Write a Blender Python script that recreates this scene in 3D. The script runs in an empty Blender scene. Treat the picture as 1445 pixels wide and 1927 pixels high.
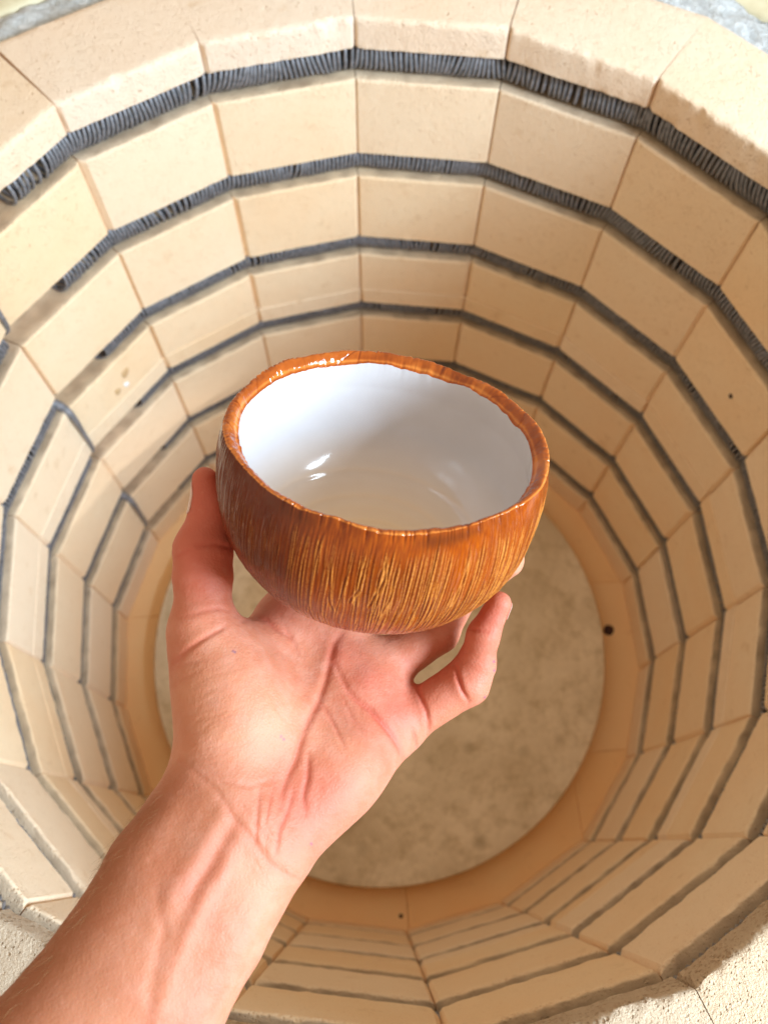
import bpy, bmesh, math, random
import numpy as np
from mathutils import Vector, Matrix
rad = math.radians
RNG = np.random.default_rng(7)
random.seed(7)
S = bpy.context.scene

# ------------------------------------------------------------------ camera
F = 1561.293                       # focal length in photo pixels (1445 x 1927)
CAM = np.array([-.03094, -.25480, .48524])
cd = bpy.data.cameras.new('camera'); cam = bpy.data.objects.new('camera', cd); S.collection.objects.link(cam)
cam.location = CAM; cam.rotation_euler = (0.3841, -0.0113, -0.0811)
cd.sensor_fit = 'VERTICAL'; cd.sensor_height = 24; cd.lens = 24 * F / 1927
cd.clip_start = .01; cd.clip_end = 100
cd.dof.use_dof = True; cd.dof.focus_distance = .350; cd.dof.aperture_fstop = 7.0
S.camera = cam

# ------------------------------------------------------------------ light
W = bpy.data.worlds.new('World'); S.world = W; W.use_nodes = True
bg = W.node_tree.nodes['Background']; bg.inputs[0].default_value = (1.0, .81, .59, 1); bg.inputs[1].default_value = .72
def area(name, loc, target, sx, sy, power, col):
    l = bpy.data.lights.new(name, 'AREA'); l.shape = 'RECTANGLE'; l.size = sx; l.size_y = sy
    l.energy = power; l.color = col
    o = bpy.data.objects.new(name, l); S.collection.objects.link(o); o.location = loc
    o.rotation_euler = (Vector(target) - Vector(loc)).to_track_quat('-Z', 'Y').to_euler()
    return o
area('assumed_window_light', (1.12, -.62, .78), (-.10, .08, -.05), .58, .52, 50, (.68, .85, 1.0))  # lamp for a window out of view, assumed from the light's direction

def spot(name, loc, target, power, size, col):
    l = bpy.data.lights.new(name, 'SPOT'); l.energy = power; l.spot_size = rad(size); l.spot_blend = .5; l.color = col; l.shadow_soft_size = .01
    o = bpy.data.objects.new(name, l); S.collection.objects.link(o); o.location = loc
    o.rotation_euler = (Vector(target) - Vector(loc)).to_track_quat('-Z', 'Y').to_euler()
spot('added_rim_spot', (1.10, -1.35, .95), (.315, -.47, .03), 75, 13, (1.0, .93, .86))  # added narrow spot to brighten the near-right rim; no such source in view
S.view_settings.view_transform = 'Standard'; S.view_settings.look = 'None'
S.view_settings.exposure = 0; S.view_settings.gamma = 1
S.render.engine = 'CYCLES'
cy = S.cycles
cy.max_bounces = 14; cy.diffuse_bounces = 12; cy.glossy_bounces = 4; cy.transmission_bounces = 2
cy.use_adaptive_sampling = True; cy.adaptive_threshold = .018; cy.use_denoising = True; cy.caustics_reflective = False; cy.caustics_refractive = False

# ------------------------------------------------------------------ helpers
def tag(o, label=None, cat=None, group=None, kind=None):
    if label: o['label'] = label
    if cat: o['category'] = cat
    if group: o['group'] = group
    if kind: o['kind'] = kind
    return o
def empty(name, loc=(0, 0, 0)):
    o = bpy.data.objects.new(name, None); o.location = loc; o.empty_display_size = .05
    S.collection.objects.link(o); return o
def mesh(name, V, Fc, mat, parent=None, smooth=True, attrs=None):
    me = bpy.data.meshes.new(name)
    V = np.asarray(V, dtype=np.float32)
    if isinstance(Fc, np.ndarray) and Fc.ndim == 2:
        n, k = Fc.shape
        me.vertices.add(len(V)); me.vertices.foreach_set('co', V.ravel())
        me.loops.add(n * k); me.loops.foreach_set('vertex_index', Fc.astype(np.int32).ravel())
        me.polygons.add(n); me.polygons.foreach_set('loop_start', np.arange(n, dtype=np.int32) * k)
        me.update(calc_edges=True)
    else:
        me.from_pydata(V.tolist(), [], [list(map(int, f)) for f in Fc])
    me.validate()
    me.polygons.foreach_set('use_smooth', [smooth] * len(me.polygons))
    if attrs:
        for an, a in attrs.items():
            at = me.attributes.new(an, 'FLOAT', 'POINT'); at.data.foreach_set('value', np.asarray(a, np.float32))
    me.materials.append(mat); me.update()
    o = bpy.data.objects.new(name, me); S.collection.objects.link(o)
    if parent: o.parent = parent
    return o
def gridfaces(n, m, wrap_n=False, wrap_m=False, flip=False):
    i = np.arange(n if wrap_n else n - 1); j = np.arange(m if wrap_m else m - 1)
    I, J = np.meshgrid(i, j, indexing='ij'); I = I.ravel(); J = J.ravel()
    a = I * m + J; b = ((I + 1) % n) * m + J; c = ((I + 1) % n) * m + (J + 1) % m; d = I * m + (J + 1) % m
    return np.stack([a, d, c, b] if flip else [a, b, c, d], 1)
def hashn(P):   # cheap lattice value noise, P (n,3)
    i = np.floor(P).astype(np.int64); f = P - i; f = f * f * (3 - 2 * f)
    def h(a, b, c):
        v = (a * 374761393 + b * 668265263 + c * 2147483647 * 3) & 0xffffffff
        v = ((v ^ (v >> 13)) * 1274126177) & 0xffffffff
        v = ((v ^ (v >> 15)) * 2246822519) & 0xffffffff
        return ((v ^ (v >> 16)) & 0xffff) / 65535.
    o = 0
    for dx in (0, 1):
        for dy in (0, 1):
            for dz in (0, 1):
                w = (f[:, 0] if dx else 1 - f[:, 0]) * (f[:, 1] if dy else 1 - f[:, 1]) * (f[:, 2] if dz else 1 - f[:, 2])
                o = o + w * h(i[:, 0] + dx, i[:, 1] + dy, i[:, 2] + dz)
    return o * 2 - 1
def fbm(P, o=3):
    s = 0; a = 1.
    for k in range(o): s = s + a * hashn(P * 2 ** k + 17.3 * k); a *= .5
    return s

class NT:
    def __init__(s, name):
        s.m = bpy.data.materials.new(name); s.m.use_nodes = True; s.t = s.m.node_tree; s.t.nodes.clear()
        s.out = s.t.nodes.new('ShaderNodeOutputMaterial'); s.b = s.n('ShaderNodeBsdfPrincipled')
        s.t.links.new(s.b.outputs[0], s.out.inputs[0]); s.co = s.n('ShaderNodeTexCoord').outputs['Object']
    def n(s, ty, **kw):
        x = s.t.nodes.new(ty)
        for k, v in kw.items(): setattr(x, k, v)
        return x
    def L(s, a, b): s.t.links.new(a, b)
    def val(s, sock, v):
        if isinstance(v, (int, float, tuple)): sock.default_value = v
        else: s.L(v, sock)
    def noise(s, scale, detail=4, rough=.55, vec=None, out='Fac', dist=0):
        x = s.n('ShaderNodeTexNoise'); x.inputs['Scale'].default_value = scale; x.inputs['Detail'].default_value = detail
        x.inputs['Roughness'].default_value = rough; x.inputs['Distortion'].default_value = dist
        s.L(vec or s.co, x.inputs['Vector']); return x.outputs[out]
    def voro(s, scale, vec=None, feature='F1', rnd=1):
        x = s.n('ShaderNodeTexVoronoi', feature=feature); x.inputs['Scale'].default_value = scale
        x.inputs['Randomness'].default_value = rnd
        s.L(vec or s.co, x.inputs['Vector']); return x.outputs['Distance']
    def ramp(s, fac, stops):
        x = s.n('ShaderNodeValToRGB'); e = x.color_ramp.elements
        while len(e) < len(stops): e.new(.5)
        for q, (p, c) in zip(e, stops):
            q.position = p; q.color = (*c, 1) if isinstance(c, tuple) else (c, c, c, 1)
        s.L(fac, x.inputs[0]); return x.outputs[0]
    def mix(s, fac, a, b, mode='MIX'):
        x = s.n('ShaderNodeMix', data_type='RGBA', blend_type=mode)
        s.val(x.inputs[0], fac); 
        for sock, v in ((x.inputs[6], a), (x.inputs[7], b)):
            if isinstance(v, tuple): sock.default_value = (*v, 1)
            else: s.L(v, sock)
        return x.outputs[2]
    def math(s, op, a, b=0., c=None):
        x = s.n('ShaderNodeMath', operation=op); s.val(x.inputs[0], a); s.val(x.inputs[1], b)
        if c is not None: s.val(x.inputs[2], c)
        return x.outputs[0]
    def attr(s, name):
        x = s.n('ShaderNodeAttribute', attribute_name=name); return x.outputs['Fac']
    def bump(s, h, strength, dist=.001, normal=None):
        x = s.n('ShaderNodeBump'); x.inputs['Strength'].default_value = strength; x.inputs['Distance'].default_value = dist
        s.L(h, x.inputs['Height'])
        if normal: s.L(normal, x.inputs['Normal'])
        s.L(x.outputs[0], s.b.inputs['Normal']); return x.outputs[0]
    def base(s, c): s.val(s.b.inputs['Base Color'], c if not isinstance(c, tuple) else (*c, 1))
    def rough(s, v): s.val(s.b.inputs['Roughness'], v)

# ------------------------------------------------------------------ materials
def brick_mat(name, pit, rough_amt, tint=(1, 1, 1)):
    t = NT(name)
    info = t.n('ShaderNodeObjectInfo').outputs['Random']
    n1 = t.noise(9, 3); n2 = t.noise(60, 4)
    c = t.ramp(n1, [(.3, (.91 * tint[0], .645 * tint[1], .385 * tint[2])), (.7, (.92 * tint[0], .72 * tint[1], .48 * tint[2]))])
    c = t.mix(t.math('MULTIPLY', info, .75), c, (.92 * tint[0], .76 * tint[1], .58 * tint[2]))
    c = t.mix(t.ramp(n2, [(.62, 0.), (.78, .55)]), c, (.70, .47, .26))
    def pitmask(scale, r0, r1, gs, g0, e=0):
        m = t.ramp(t.voro(scale), [(r0, 1.), (r1, 0.)]); return t.math('MULTIPLY', m, t.ramp(t.noise(gs, 2), [(g0, 0.), (g0 + .08, 1.)]) if not e else t.math('MULTIPLY', t.attr('edge'), t.ramp(t.noise(gs, 2), [(g0, 0.), (g0 + .08, 1.)])))
    c = t.mix(t.ramp(t.noise(1300, 2, .6), [(.35, .16), (.52, 0.)]), c, (.62, .40, .20)); c = t.mix(t.ramp(t.noise(1000, 2, .6), [(.55, 0.), (.72, .25)]), c, (.93, .84, .70))
    pm = t.math('MAXIMUM', t.math('MAXIMUM', pitmask(480, .10, .30, 110, .47), pitmask(190, .08, .24, 70, .54)), pitmask(330, .14, .42, 60, .40, 1))
    c = t.mix(t.math('MULTIPLY', pm, pit * .6), c, (.66, .38, .17))
    c = t.mix(t.math('MULTIPLY', t.attr('oxide_shade'), .68), c, (.38, .27, .18))  # wire oxide in the grooves, with the overhang's shade painted in
    t.base(c); t.rough(.92); t.b.inputs['Specular IOR Level'].default_value = .15
    h = t.math('ADD', t.math('MULTIPLY', t.noise(700, 4, .7), .55), t.math('MULTIPLY', t.noise(150, 4), .4))
    h = t.math('SUBTRACT', h, t.math('MULTIPLY', pm, 1.0 * min(pit, .6)))
    t.bump(h, rough_amt, .0022)
    return t.m
M_brick = brick_mat('insulating_firebrick', .6, .6)
M_top = brick_mat('rim_firebrick', .6, .75, (.99, 1.03, 1.16))
M_rough = brick_mat('crumbly_firebrick', 1.2, 1.0, (.99, 1.0, 1.02))
for nd in M_rough.node_tree.nodes:
    if nd.type == 'BUMP': nd.inputs['Distance'].default_value = .0065
M_floor = brick_mat('floor_firebrick', .3, .3, (1.03, .95, .80))

t = NT('kiln_shelf_wash'); n1 = t.noise(11, 5, .6); n2 = t.noise(45, 5, .65)
c = t.ramp(n1, [(.38, (.68, .57, .41)), (.62, (.88, .77, .60))]); c = t.mix(t.ramp(n2, [(.45, 0.), (.7, .65)]), c, (.48, .37, .21))
c = t.mix(t.ramp(t.voro(16), [(.06, .5), (.2, 0.)]), c, (.33, .25, .13))
t.base(c); t.rough(.85); t.bump(n2, .4, .002); M_shelf = t.m

t = NT('oxidised_element_wire'); n = t.noise(260, 3)
t.base(t.ramp(n, [(.35, (.17, .173, .185)), (.65, (.31, .315, .345))])); t.rough(.5); t.b.inputs['Metallic'].default_value = .35
t.bump(n, .3, .0005); M_wire = t.m

t = NT('fibre_blanket'); n = t.noise(130, 6, .7, dist=1.5)
t.base(t.ramp(n, [(.3, (.60, .62, .60)), (.6, (.84, .87, .88))])); t.rough(.95); t.bump(n, 1, .006); M_fibre = t.m
t = NT('casing_sheet'); n = t.noise(80, 3); t.base(t.ramp(n, [(.3, (.62, .55, .36)), (.7, (.72, .66, .46))])); t.rough(.6); M_case = t.m
t = NT('rust_stain'); n = t.noise(300, 3); t.base(t.ramp(n, [(.35, (.52, .32, .14)), (.65, (.66, .46, .26))])); t.rough(.9); M_stain = t.m
t = NT('white_kiln_wash'); t.base((.85, .86, .88)); t.rough(.8); M_wash = t.m
t = NT('soot_and_hole'); n = t.noise(200, 3); t.base(t.ramp(n, [(.35, (.03, .012, .02)), (.65, (.08, .04, .03))])); t.rough(.9); M_soot_hole = t.m
t = NT('concrete'); n = t.noise(6, 6); t.base(t.ramp(n, [(.3, (.30, .29, .27)), (.7, (.40, .39, .37))])); t.rough(.9); t.bump(t.noise(90, 4), .4, .003); M_conc = t.m

# ------------------------------------------------------------------ kiln
SC = .35
XY = np.array([[-0.3293, -0.9379], [-0.6436, -0.7669], [-0.8735, -0.4947], [-0.9856, -0.1633], [-0.9911, 0.1826], [-0.8753, 0.5012],
    [-0.6451, 0.7714], [-0.3435, 0.9327], [-0.0005, 0.9912], [0.3411, 0.9325], [0.6405, 0.7583], [0.8656, 0.4948], [0.9865, 0.172],
    [0.9851, -0.1698], [0.8708, -0.4969], [0.6536, -0.7656], [0.3392, -0.9402], [0.0053, -1.0015]]) * SC
NJ = 18
ZL = [0.] + [-.1095 - .1141 * i for i in range(5)]        # upper edge of each element groove
ZF = -.638                                                # kiln floor
G = .0285                                                 # groove opening
kiln = empty('kiln', (0, 0, ZF))
tag(kiln, 'large round top-loading kiln of cream firebrick with six grey coiled elements, seen from above', 'kiln')
def frame(k):
    A = XY[k]; B = XY[(k + 1) % NJ]; L = np.hypot(*(B - A)); t = (B - A) / L
    n = np.array([-t[1], t[0]])
    if n @ (-(A + B) / 2) < 0: n = -n          # n points inwards
    return A, B, L, t, -n                       # last: outwards
def brick(k, prof, top, nsec, mat, amp, name='brick', chip=0.):
    """prof: closed list of (d, z, w): d depth behind the face, z height, w edge roughness weight"""
    A, B, L, t, o = frame(k)
    P = np.array([p[:2] for p in prof]); w = np.array([p[2] for p in prof])
    cA, cB = random.uniform(.0016, .0048), random.uniform(.0010, .0040)
    s = [0, 1]; s = np.concatenate([[.0004, cA, cA + .0012], np.linspace(cA + .0012, L - cB - .0012, nsec)[1:-1], [L - cB - .0012, L - cB, L - .0004]])
    V = []
    tn = math.tan(math.pi / NJ)
    for i, si in enumerate(s):
        d = P[:, 0].copy(); z = P[:, 1].copy()
        if i == 0: d = np.maximum(d, cA * .9)
        if i == len(s) - 1: d = np.maximum(d, cB * .9)
        fr = si / L
        ext = d * tn * (2 * fr - 1)            # mitre: the back is longer than the face
        x = A[0] + t[0] * (si + ext) + o[0] * d; y = A[1] + t[1] * (si + ext) + o[1] * d
        V.append(np.c_[x, y, z])
    V = np.array(V); n, m, _ = V.shape; V = V.reshape(-1, 3); ww = np.tile(w, n)
    Q = V * 1.
    nz = fbm(Q * 140, 3) * ww * amp + np.maximum(fbm(Q * 60 + 5, 2) - .45, 0) * ww * chip
    V[:, 0] += o[0] * nz; V[:, 1] += o[1] * nz; V[:, 2] += -np.sign(top) * 0 + fbm(Q * 150 + 31, 2) * ww * amp * .6
    Fq = gridfaces(n, m, wrap_m=True)
    e0 = list(range(m)); e1 = [(n - 1) * m + i for i in range(m)]
    Fc = [list(f) for f in Fq] + [e0[::-1], e1]
    Pz = P[:, 1]; ox_shade = np.tile(((P[:, 0] > .0012) & (Pz < Pz.max() - .010) & (Pz > Pz.max() - .045)) * 1. * (Pz.max() - Pz.min() > .035) * (0 if mat is M_top or mat is M_rough else 1), n)
    ob = mesh(name, V - np.array([0, 0, ZF]), Fc, mat, kiln, smooth=False, attrs={'oxide_shade': ox_shade * (.75 + .5 * fbm(Q * 90, 2)), 'edge': np.tile(np.clip(1 - (Pz.max() - G * 1.02 - Pz) / .012, 0, 1) * (P[:, 0] < .004) * (.25 if mat is M_top else .7), n)})
    me = ob.data
    bm = bmesh.new(); bm.from_mesh(me); bmesh.ops.recalc_face_normals(bm, faces=bm.faces[:]); bm.to_mesh(me); bm.free()
    me.polygons.foreach_set('use_smooth', [len(p.vertices) == 4 for p in me.polygons])
    me.set_sharp_from_angle(angle=rad(38))
    return ob
T = .085
def row_profile(ztop, zbot):
    """a course below a groove: trough and lip on top, sharp lower edge"""
    zl = ztop - G
    n = 7
    pr = [(0, zbot + .0012, .6), (.0012, zbot + .0002, .8), (.03, zbot + .0002, 0), (T, zbot + .0002, 0), (T, ztop - .0004, 0),
          (.0385, ztop - .0004, 0), (.0375, ztop - .010, 0), (.036, ztop - .020, 0), (.032, zl + .002, 0), (.026, zl - .001, 0),
          (.017, zl - .001, .3), (.010, zl - .0003, .8), (.005, zl, .9), (.0022, zl - .0002, 1.), (.0010, zl - .0007, 1), (.0003, zl - .0015, .8), (0, zl - .0025, .5), (0, zl - .0042, .2)]
    for q in np.linspace(zl - .02, zbot + .003, n): pr.append((0, q, .08))
    return pr
for k in range(NJ):
    near = k in (14, 15, 16, 17, 0, 1, 2)
    # rim course
    pr = [(0, .0012, .6), (.0012, .0002, .8), (.03, .0002, 0), (T, .0002, 0), (T, .0255, .8)]
    for d in np.linspace(T - .003, .0065, 15): pr.append((d, .0277, .35))
    pr += [(.0040, .0276, .8), (.0022, .0271, 1.2), (.0009, .0261, 1.3), (.0002, .0246, 1.1), (0, .0225, .7), (0, .0165, .3), (0, .010, .15), (0, .003, .15)]
    brick(k, pr, 1, 110 if k in (14, 15, 16, 17, 0, 1) else 64, M_rough if k in (14, 15, 16, 17, 0, 1) else M_top, .0010 if near else .0006, chip=.004)
    for r in range(6):
        zt = ZL[r]; zb = ZL[r + 1] if r < 5 else ZF
        a = .00075 if near else .0004
        if r == 2:      # the seam between two kiln rings runs along this course
            zs = zb + .026
            p2 = [(d, z if z > zs or d > .001 else zs + .002, w) for d, z, w in row_profile(zt, zs)]
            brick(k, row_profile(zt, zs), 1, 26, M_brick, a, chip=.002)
            pr = [(0, zb + .0012, .6), (.0012, zb + .0002, .8), (T, zb + .0002, 0), (T, zs - .0008, 0), (.0012, zs - .0008, .5), (0, zs - .002, .6), (0, zs - .012, .1)]
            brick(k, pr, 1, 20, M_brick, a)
        else:
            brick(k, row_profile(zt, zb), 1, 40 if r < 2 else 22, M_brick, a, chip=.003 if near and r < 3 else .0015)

# element coils
def path_point(s, segs, cum):
    i = np.clip(np.searchsorted(cum, s, side='right') - 1, 0, len(segs) - 2)
    u = (s - cum[i]) / (cum[i + 1] - cum[i]); return segs[i] * (1 - u)[:, None] + segs[i + 1] * u[:, None]
def coil(r, frac, seed):
    rg = np.random.default_rng(seed)
    off = .0192; zc = ZL[r] - .0151
    def inset(k):  # joint k pushed outwards
        v = XY[k]; return v * (1 + off / (np.hypot(*v) * math.cos(math.pi / NJ)))
    order = [5, 4, 3, 2, 1, 0] + list(range(17, 5, -1))
    pts = [inset(k) for k in order]; last = inset(5); pts.append(pts[-1] * (1 - frac) + last * frac)
    pts[0] = pts[0] * .93 + pts[1] * .07
    # round corners
    P = [pts[0]]
    for i in range(1, len(pts) - 1):
        a, b, c = pts[i - 1], pts[i], pts[i + 1]
        P += [b + (a - b) * .09, b * .86 + (b + (a - b) * .03) * .07 + (b + (c - b) * .03) * .07, b + (c - b) * .09]
    P.append(pts[-1]); P = np.array(P); cum = np.r_[0, np.cumsum(np.hypot(*np.diff(P, axis=0).T))]
    Lt = cum[-1]; SEG = 15
    # uneven pitch
    turns = []; s = 0
    while s < Lt - .004:
        base = .0041 + .0006 * math.sin(s * 55 + seed) * math.sin(s * 17 + 2)
        if rg.random() < .035: base *= rg.uniform(1.4, 2.2)
        s += base * rg.uniform(.92, 1.08); turns.append(s)
    turns = np.array([0] + turns); nt = len(turns) - 1
    ph = np.arange(nt * SEG + 1) / SEG
    sc = np.interp(ph, np.arange(nt + 1), turns)
    lean = np.interp(ph, np.arange(nt + 1), np.convolve(rg.normal(0, .007, nt + 1), np.ones(9) / 9, 'same') + .0009 * rg.normal(size=nt + 1))
    ang = 2 * math.pi * ph
    R0 = .0136 + np.interp(ph, np.arange(nt + 1), rg.normal(0, .00025, nt + 1))
    bulge = .0040 * np.sin(sc * 3.1 + seed) + .0042
    sc2 = np.clip(sc + lean * np.sin(ang) + bulge * (np.cos(ang) + .3), 0, Lt - 1e-5)
    c2 = path_point(sc2, P, cum)
    rr = np.hypot(*c2.T)[:, None]; rad_ = c2 / rr
    co = np.c_[c2 + rad_ * (R0 * np.cos(ang))[:, None], zc + R0 * np.sin(ang)]
    wr = .00160; NS = 5
    tn = np.gradient(co, axis=0); tn /= np.linalg.norm(tn, axis=1)[:, None]
    ctr = np.c_[c2, np.full(len(c2), zc)]; n1 = co - ctr; n1 -= (n1 * tn).sum(1)[:, None] * tn; n1 /= np.linalg.norm(n1, axis=1)[:, None]
    n2 = np.cross(tn, n1)
    a = np.arange(NS) * 2 * math.pi / NS
    V = (co[:, None] + wr * (np.cos(a)[None, :, None] * n1[:, None] + np.sin(a)[None, :, None] * n2[:, None])).reshape(-1, 3)
    return mesh('heating_coil', V - np.array([0, 0, ZF]), gridfaces(len(co), NS, wrap_m=True), M_wire, kiln)
for r, fr in enumerate((.50, .50, .50, .42, .42, .45)): coil(r, fr, 11 + r)

def tube(name, pts, rads, mat, parent, ns=8, off=(0, 0, 0), sub=6):
    P = np.array(pts, float); n = len(P); tt = np.linspace(0, n - 1, (n - 1) * sub + 1)
    def cr(v):
        v = np.asarray(v, float); v = np.concatenate([[2 * v[0] - v[1]], v, [2 * v[-1] - v[-2]]])
        i = np.minimum(tt.astype(int), n - 2); u = tt - i
        if v.ndim == 2: u = u[:, None]
        a, b, c, d = v[i], v[i + 1], v[i + 2], v[i + 3]
        return .5 * (2 * b + (c - a) * u + (2 * a - 5 * b + 4 * c - d) * u * u + (3 * b - a - 3 * c + d) * u ** 3)
    Q = cr(P); Rr = cr(rads); tn = np.gradient(Q, axis=0); tn /= np.linalg.norm(tn, axis=1)[:, None]
    up = np.array([.3, .2, 1.]); n1 = np.cross(tn, up); n1 /= np.linalg.norm(n1, axis=1)[:, None]; n2 = np.cross(tn, n1)
    a = np.arange(ns) * 2 * math.pi / ns
    V = (Q[:, None] + Rr[:, None, None] * (np.cos(a)[None, :, None] * n1[:, None] + np.sin(a)[None, :, None] * n2[:, None])).reshape(-1, 3)
    Fc = [list(f) for f in gridfaces(len(Q), ns, wrap_m=True)] + [list(range(ns))[::-1], [(len(Q) - 1) * ns + i for i in range(ns)]]
    return mesh(name, V - np.array(off), Fc, mat, parent)
# connecting leads between pairs of rows, beside joint 5
for r in (0, 2, 4):
    k = 5; J = XY[k]; o = J / np.hypot(*J); tdir = (XY[4] - XY[5]) / np.hypot(*(XY[4] - XY[5]))
    def q(dout, dt, z): v = J + o * dout + tdir * dt; return (v[0], v[1], z)
    z0 = ZL[r]; z1 = ZL[r + 1]
    tube('element_lead', [q(.020, .012, z0 - .013), q(.012, .004, z0 - .016), q(.0035, .0, z0 - .027), q(-.0035, .001, z0 - .040), q(-.0035, .0015, z0 - .070), q(-.001, .002, z1 + .004), q(.010, .004, z1 - .010), q(.02, .012, z1 - .016)],
         [.0045, .0055, .0045, .0036, .0026, .0022, .0022, .002], M_wire, kiln, off=(0, 0, ZF))

# small patches and holes on the brick faces
def plug(k, frac, z, rr, mat, name='patch', proud=.0006, sq=1.):
    A, B, L, t, o = frame(k); c = A + t * L * frac
    n = 18; V = []; 
    for ring, (q, h) in enumerate(((1, -.001), (.93, proud * .6), (.6, proud), (0.01, proud))):
        for i in range(n):
            a = 2 * math.pi * i / n; rad_ = rr * q * (1 + .14 * math.sin(2 * a + rr * 900) + .08 * math.sin(3 * a + 1))
            x = c + t * rad_ * math.cos(a) - o * h; V.append((x[0], x[1], z + rad_ * math.sin(a) * sq))
    Fc = [list(f) for f in gridfaces(4, n, wrap_m=True)]
    ob = mesh(name, np.array(V) - np.array([0, 0, ZF]), Fc, mat, kiln); return ob
plug(5, .60, ZL[2] - .055, .0062, M_stain, 'stain_patch', .0004)
plug(5, .46, ZL[2] - .070, .0048, M_stain, 'stain_patch', .0004)
plug(5, .56, ZL[2] - .072, .0036, M_wash, 'wash_drip', .0012)
plug(11, .60, ZL[1] - .075, .0020, M_soot_hole, 'dark_speck', .0006, 1.8)

# floor bricks
def floor_slab(x0, x1, y0, y1):
    g = .0002; b = .0006; z = ZF
    # clip the slab by the wall outline (a little inside the wall)
    poly = [np.array(p) for p in ((x0 + g, y0 + g), (x1 - g, y0 + g), (x1 - g, y1 - g), (x0 + g, y1 - g))]
    for k in range(NJ):
        A, B, L, t, o = frame(k); A2 = A + o * .03; out = []
        for i in range(len(poly)):
            p, q = poly[i], poly[(i + 1) % len(poly)]; dp = (p - A2) @ o; dq = (q - A2) @ o
            if dp <= 0: out.append(p)
            if (dp < 0) != (dq < 0): out.append(p + (q - p) * dp / (dp - dq))
        poly = out
        if len(poly) < 3: return
    c = sum(poly) / len(poly); n = len(poly)
    V = [(p[0], p[1], z - .05) for p in poly] + [(p[0], p[1], z - b) for p in poly]
    for p in poly:
        d = c - p; d = d / np.hypot(*d); V.append((p[0] + d[0] * b, p[1] + d[1] * b, z))
    Fc = [list(range(n))[::-1]] + [[i, (i + 1) % n, n + (i + 1) % n, n + i] for i in range(n)] + [[n + i, n + (i + 1) % n, 2 * n + (i + 1) % n, 2 * n + i] for i in range(n)] + [[2 * n + i for i in range(n)]]
    mesh('floor_brick', np.array(V) - np.array([0, 0, ZF]), Fc, M_floor, kiln, smooth=False)
xs = [.0045 + .2286 * i for i in range(-2, 3)]; ys = [-.163 + .2286 * i for i in range(-2, 4)]
for i in range(len(xs) - 1):
    for j in range(len(ys) - 1): floor_slab(xs[i], xs[i + 1], ys[j], ys[j + 1])
def blob(name, x, y, z, rr, h, mat):
    V = []; n = 14
    for q, hh in ((1, -.001), (.8, h * .6), (.45, h), (.01, h * 1.05)):
        for i in range(n):
            a = 2 * math.pi * i / n; V.append((x + rr * q * math.cos(a) * (1 + .1 * math.sin(2 * a)), y + rr * q * math.sin(a), z + hh))
    return mesh(name, np.array(V) - np.array([0, 0, ZF]), [list(f) for f in gridfaces(4, n, wrap_m=True)], mat, kiln)
blob("dark_speck", .314, -.003, ZF, .0085, .0015, M_soot_hole); blob('dark_speck', -.004, -.335, ZF, .003, .001, M_soot_hole)  # dark discs standing in for two small holes in the floor

# fibre blanket and casing round the top
def ring(name, r0, r1, z0, z1, mat, amp, fr, n=360, m=14, zb=None):
    th = np.arange(n) * 2 * math.pi / n; V = []
    prof = [(r0, zb if zb is not None else z0 - .05)] + [(r0 + (r1 - r0) * u, z0 + (z1 - z0) * u + .004 * math.sin(math.pi * u)) for u in np.linspace(0, 1, m)] + [(r1, zb if zb is not None else z0 - .05)]
    for a in th:
        for (r_, z_) in prof: V.append((r_ * math.cos(a), r_ * math.sin(a), z_))
    V = np.array(V); nz = fbm(V * fr, 3) * amp; w = np.tile([0] + [1] * m + [0], n)
    V[:, 2] += nz * w; rr = np.hypot(V[:, 0], V[:, 1]); V[:, 0] += V[:, 0] / rr * fbm(V * fr * .8 + 9, 2) * amp * w; 
    return mesh(name, V - np.array([0, 0, ZF]), gridfaces(n, m + 2, wrap_n=True), mat, kiln)
ring('fibre_blanket', .415, .470, .012, .018, M_fibre, .0045, 70, 420, 16, -.05)
ring('casing_rim', .4705, .500, .018, .015, M_case, .0002, 10, 180, 6, -.70)

# round shelf on its posts
shelf = empty('kiln_shelf', (-.003, -.001, ZF)); tag(shelf, 'round beige kiln shelf with mottled wash lying at the bottom of the kiln', 'kiln shelf')
def lathe(name, prof, mat, parent, n=160, loc=(0, 0, 0)):
    V = [(r_ * math.cos(a), r_ * math.sin(a), z_) for a in np.arange(n) * 2 * math.pi / n for r_, z_ in prof]
    ob = mesh(name, V, gridfaces(n, len(prof), wrap_n=True), mat, parent); ob.data.set_sharp_from_angle(angle=rad(50)); ob.location = loc; return ob
lathe('slab', [(.001, .005), (.292, .005), (.3005, .007), (.3012, .0235), (.2995, .0258), (.282, .026), (.15, .026), (.001, .026)], M_shelf, shelf)
for i in range(3):
    a = i * 2.094 + .4; lathe('post', [(.001, .0001), (.018, .0001), (.018, .0051), (.001, .0051)], M_floor, shelf, 20, (.22 * math.cos(a), .22 * math.sin(a), 0))

# concrete floor of the workshop
V = [(-6, -6, -.80), (6, -6, -.80), (6, 6, -.80), (-6, 6, -.80)]
tag(mesh('ground', V, [[0, 1, 2, 3]], M_conc, smooth=False), kind='structure')

RC = np.array(cam.rotation_euler.to_matrix())
def at(x, y, D):      # a photo pixel and a distance along the view axis -> a point in the room
    D = D + .0102; return CAM + RC @ np.array([(x - 722.5) / F * D, (963.5 - y) / F * D, -D])
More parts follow.
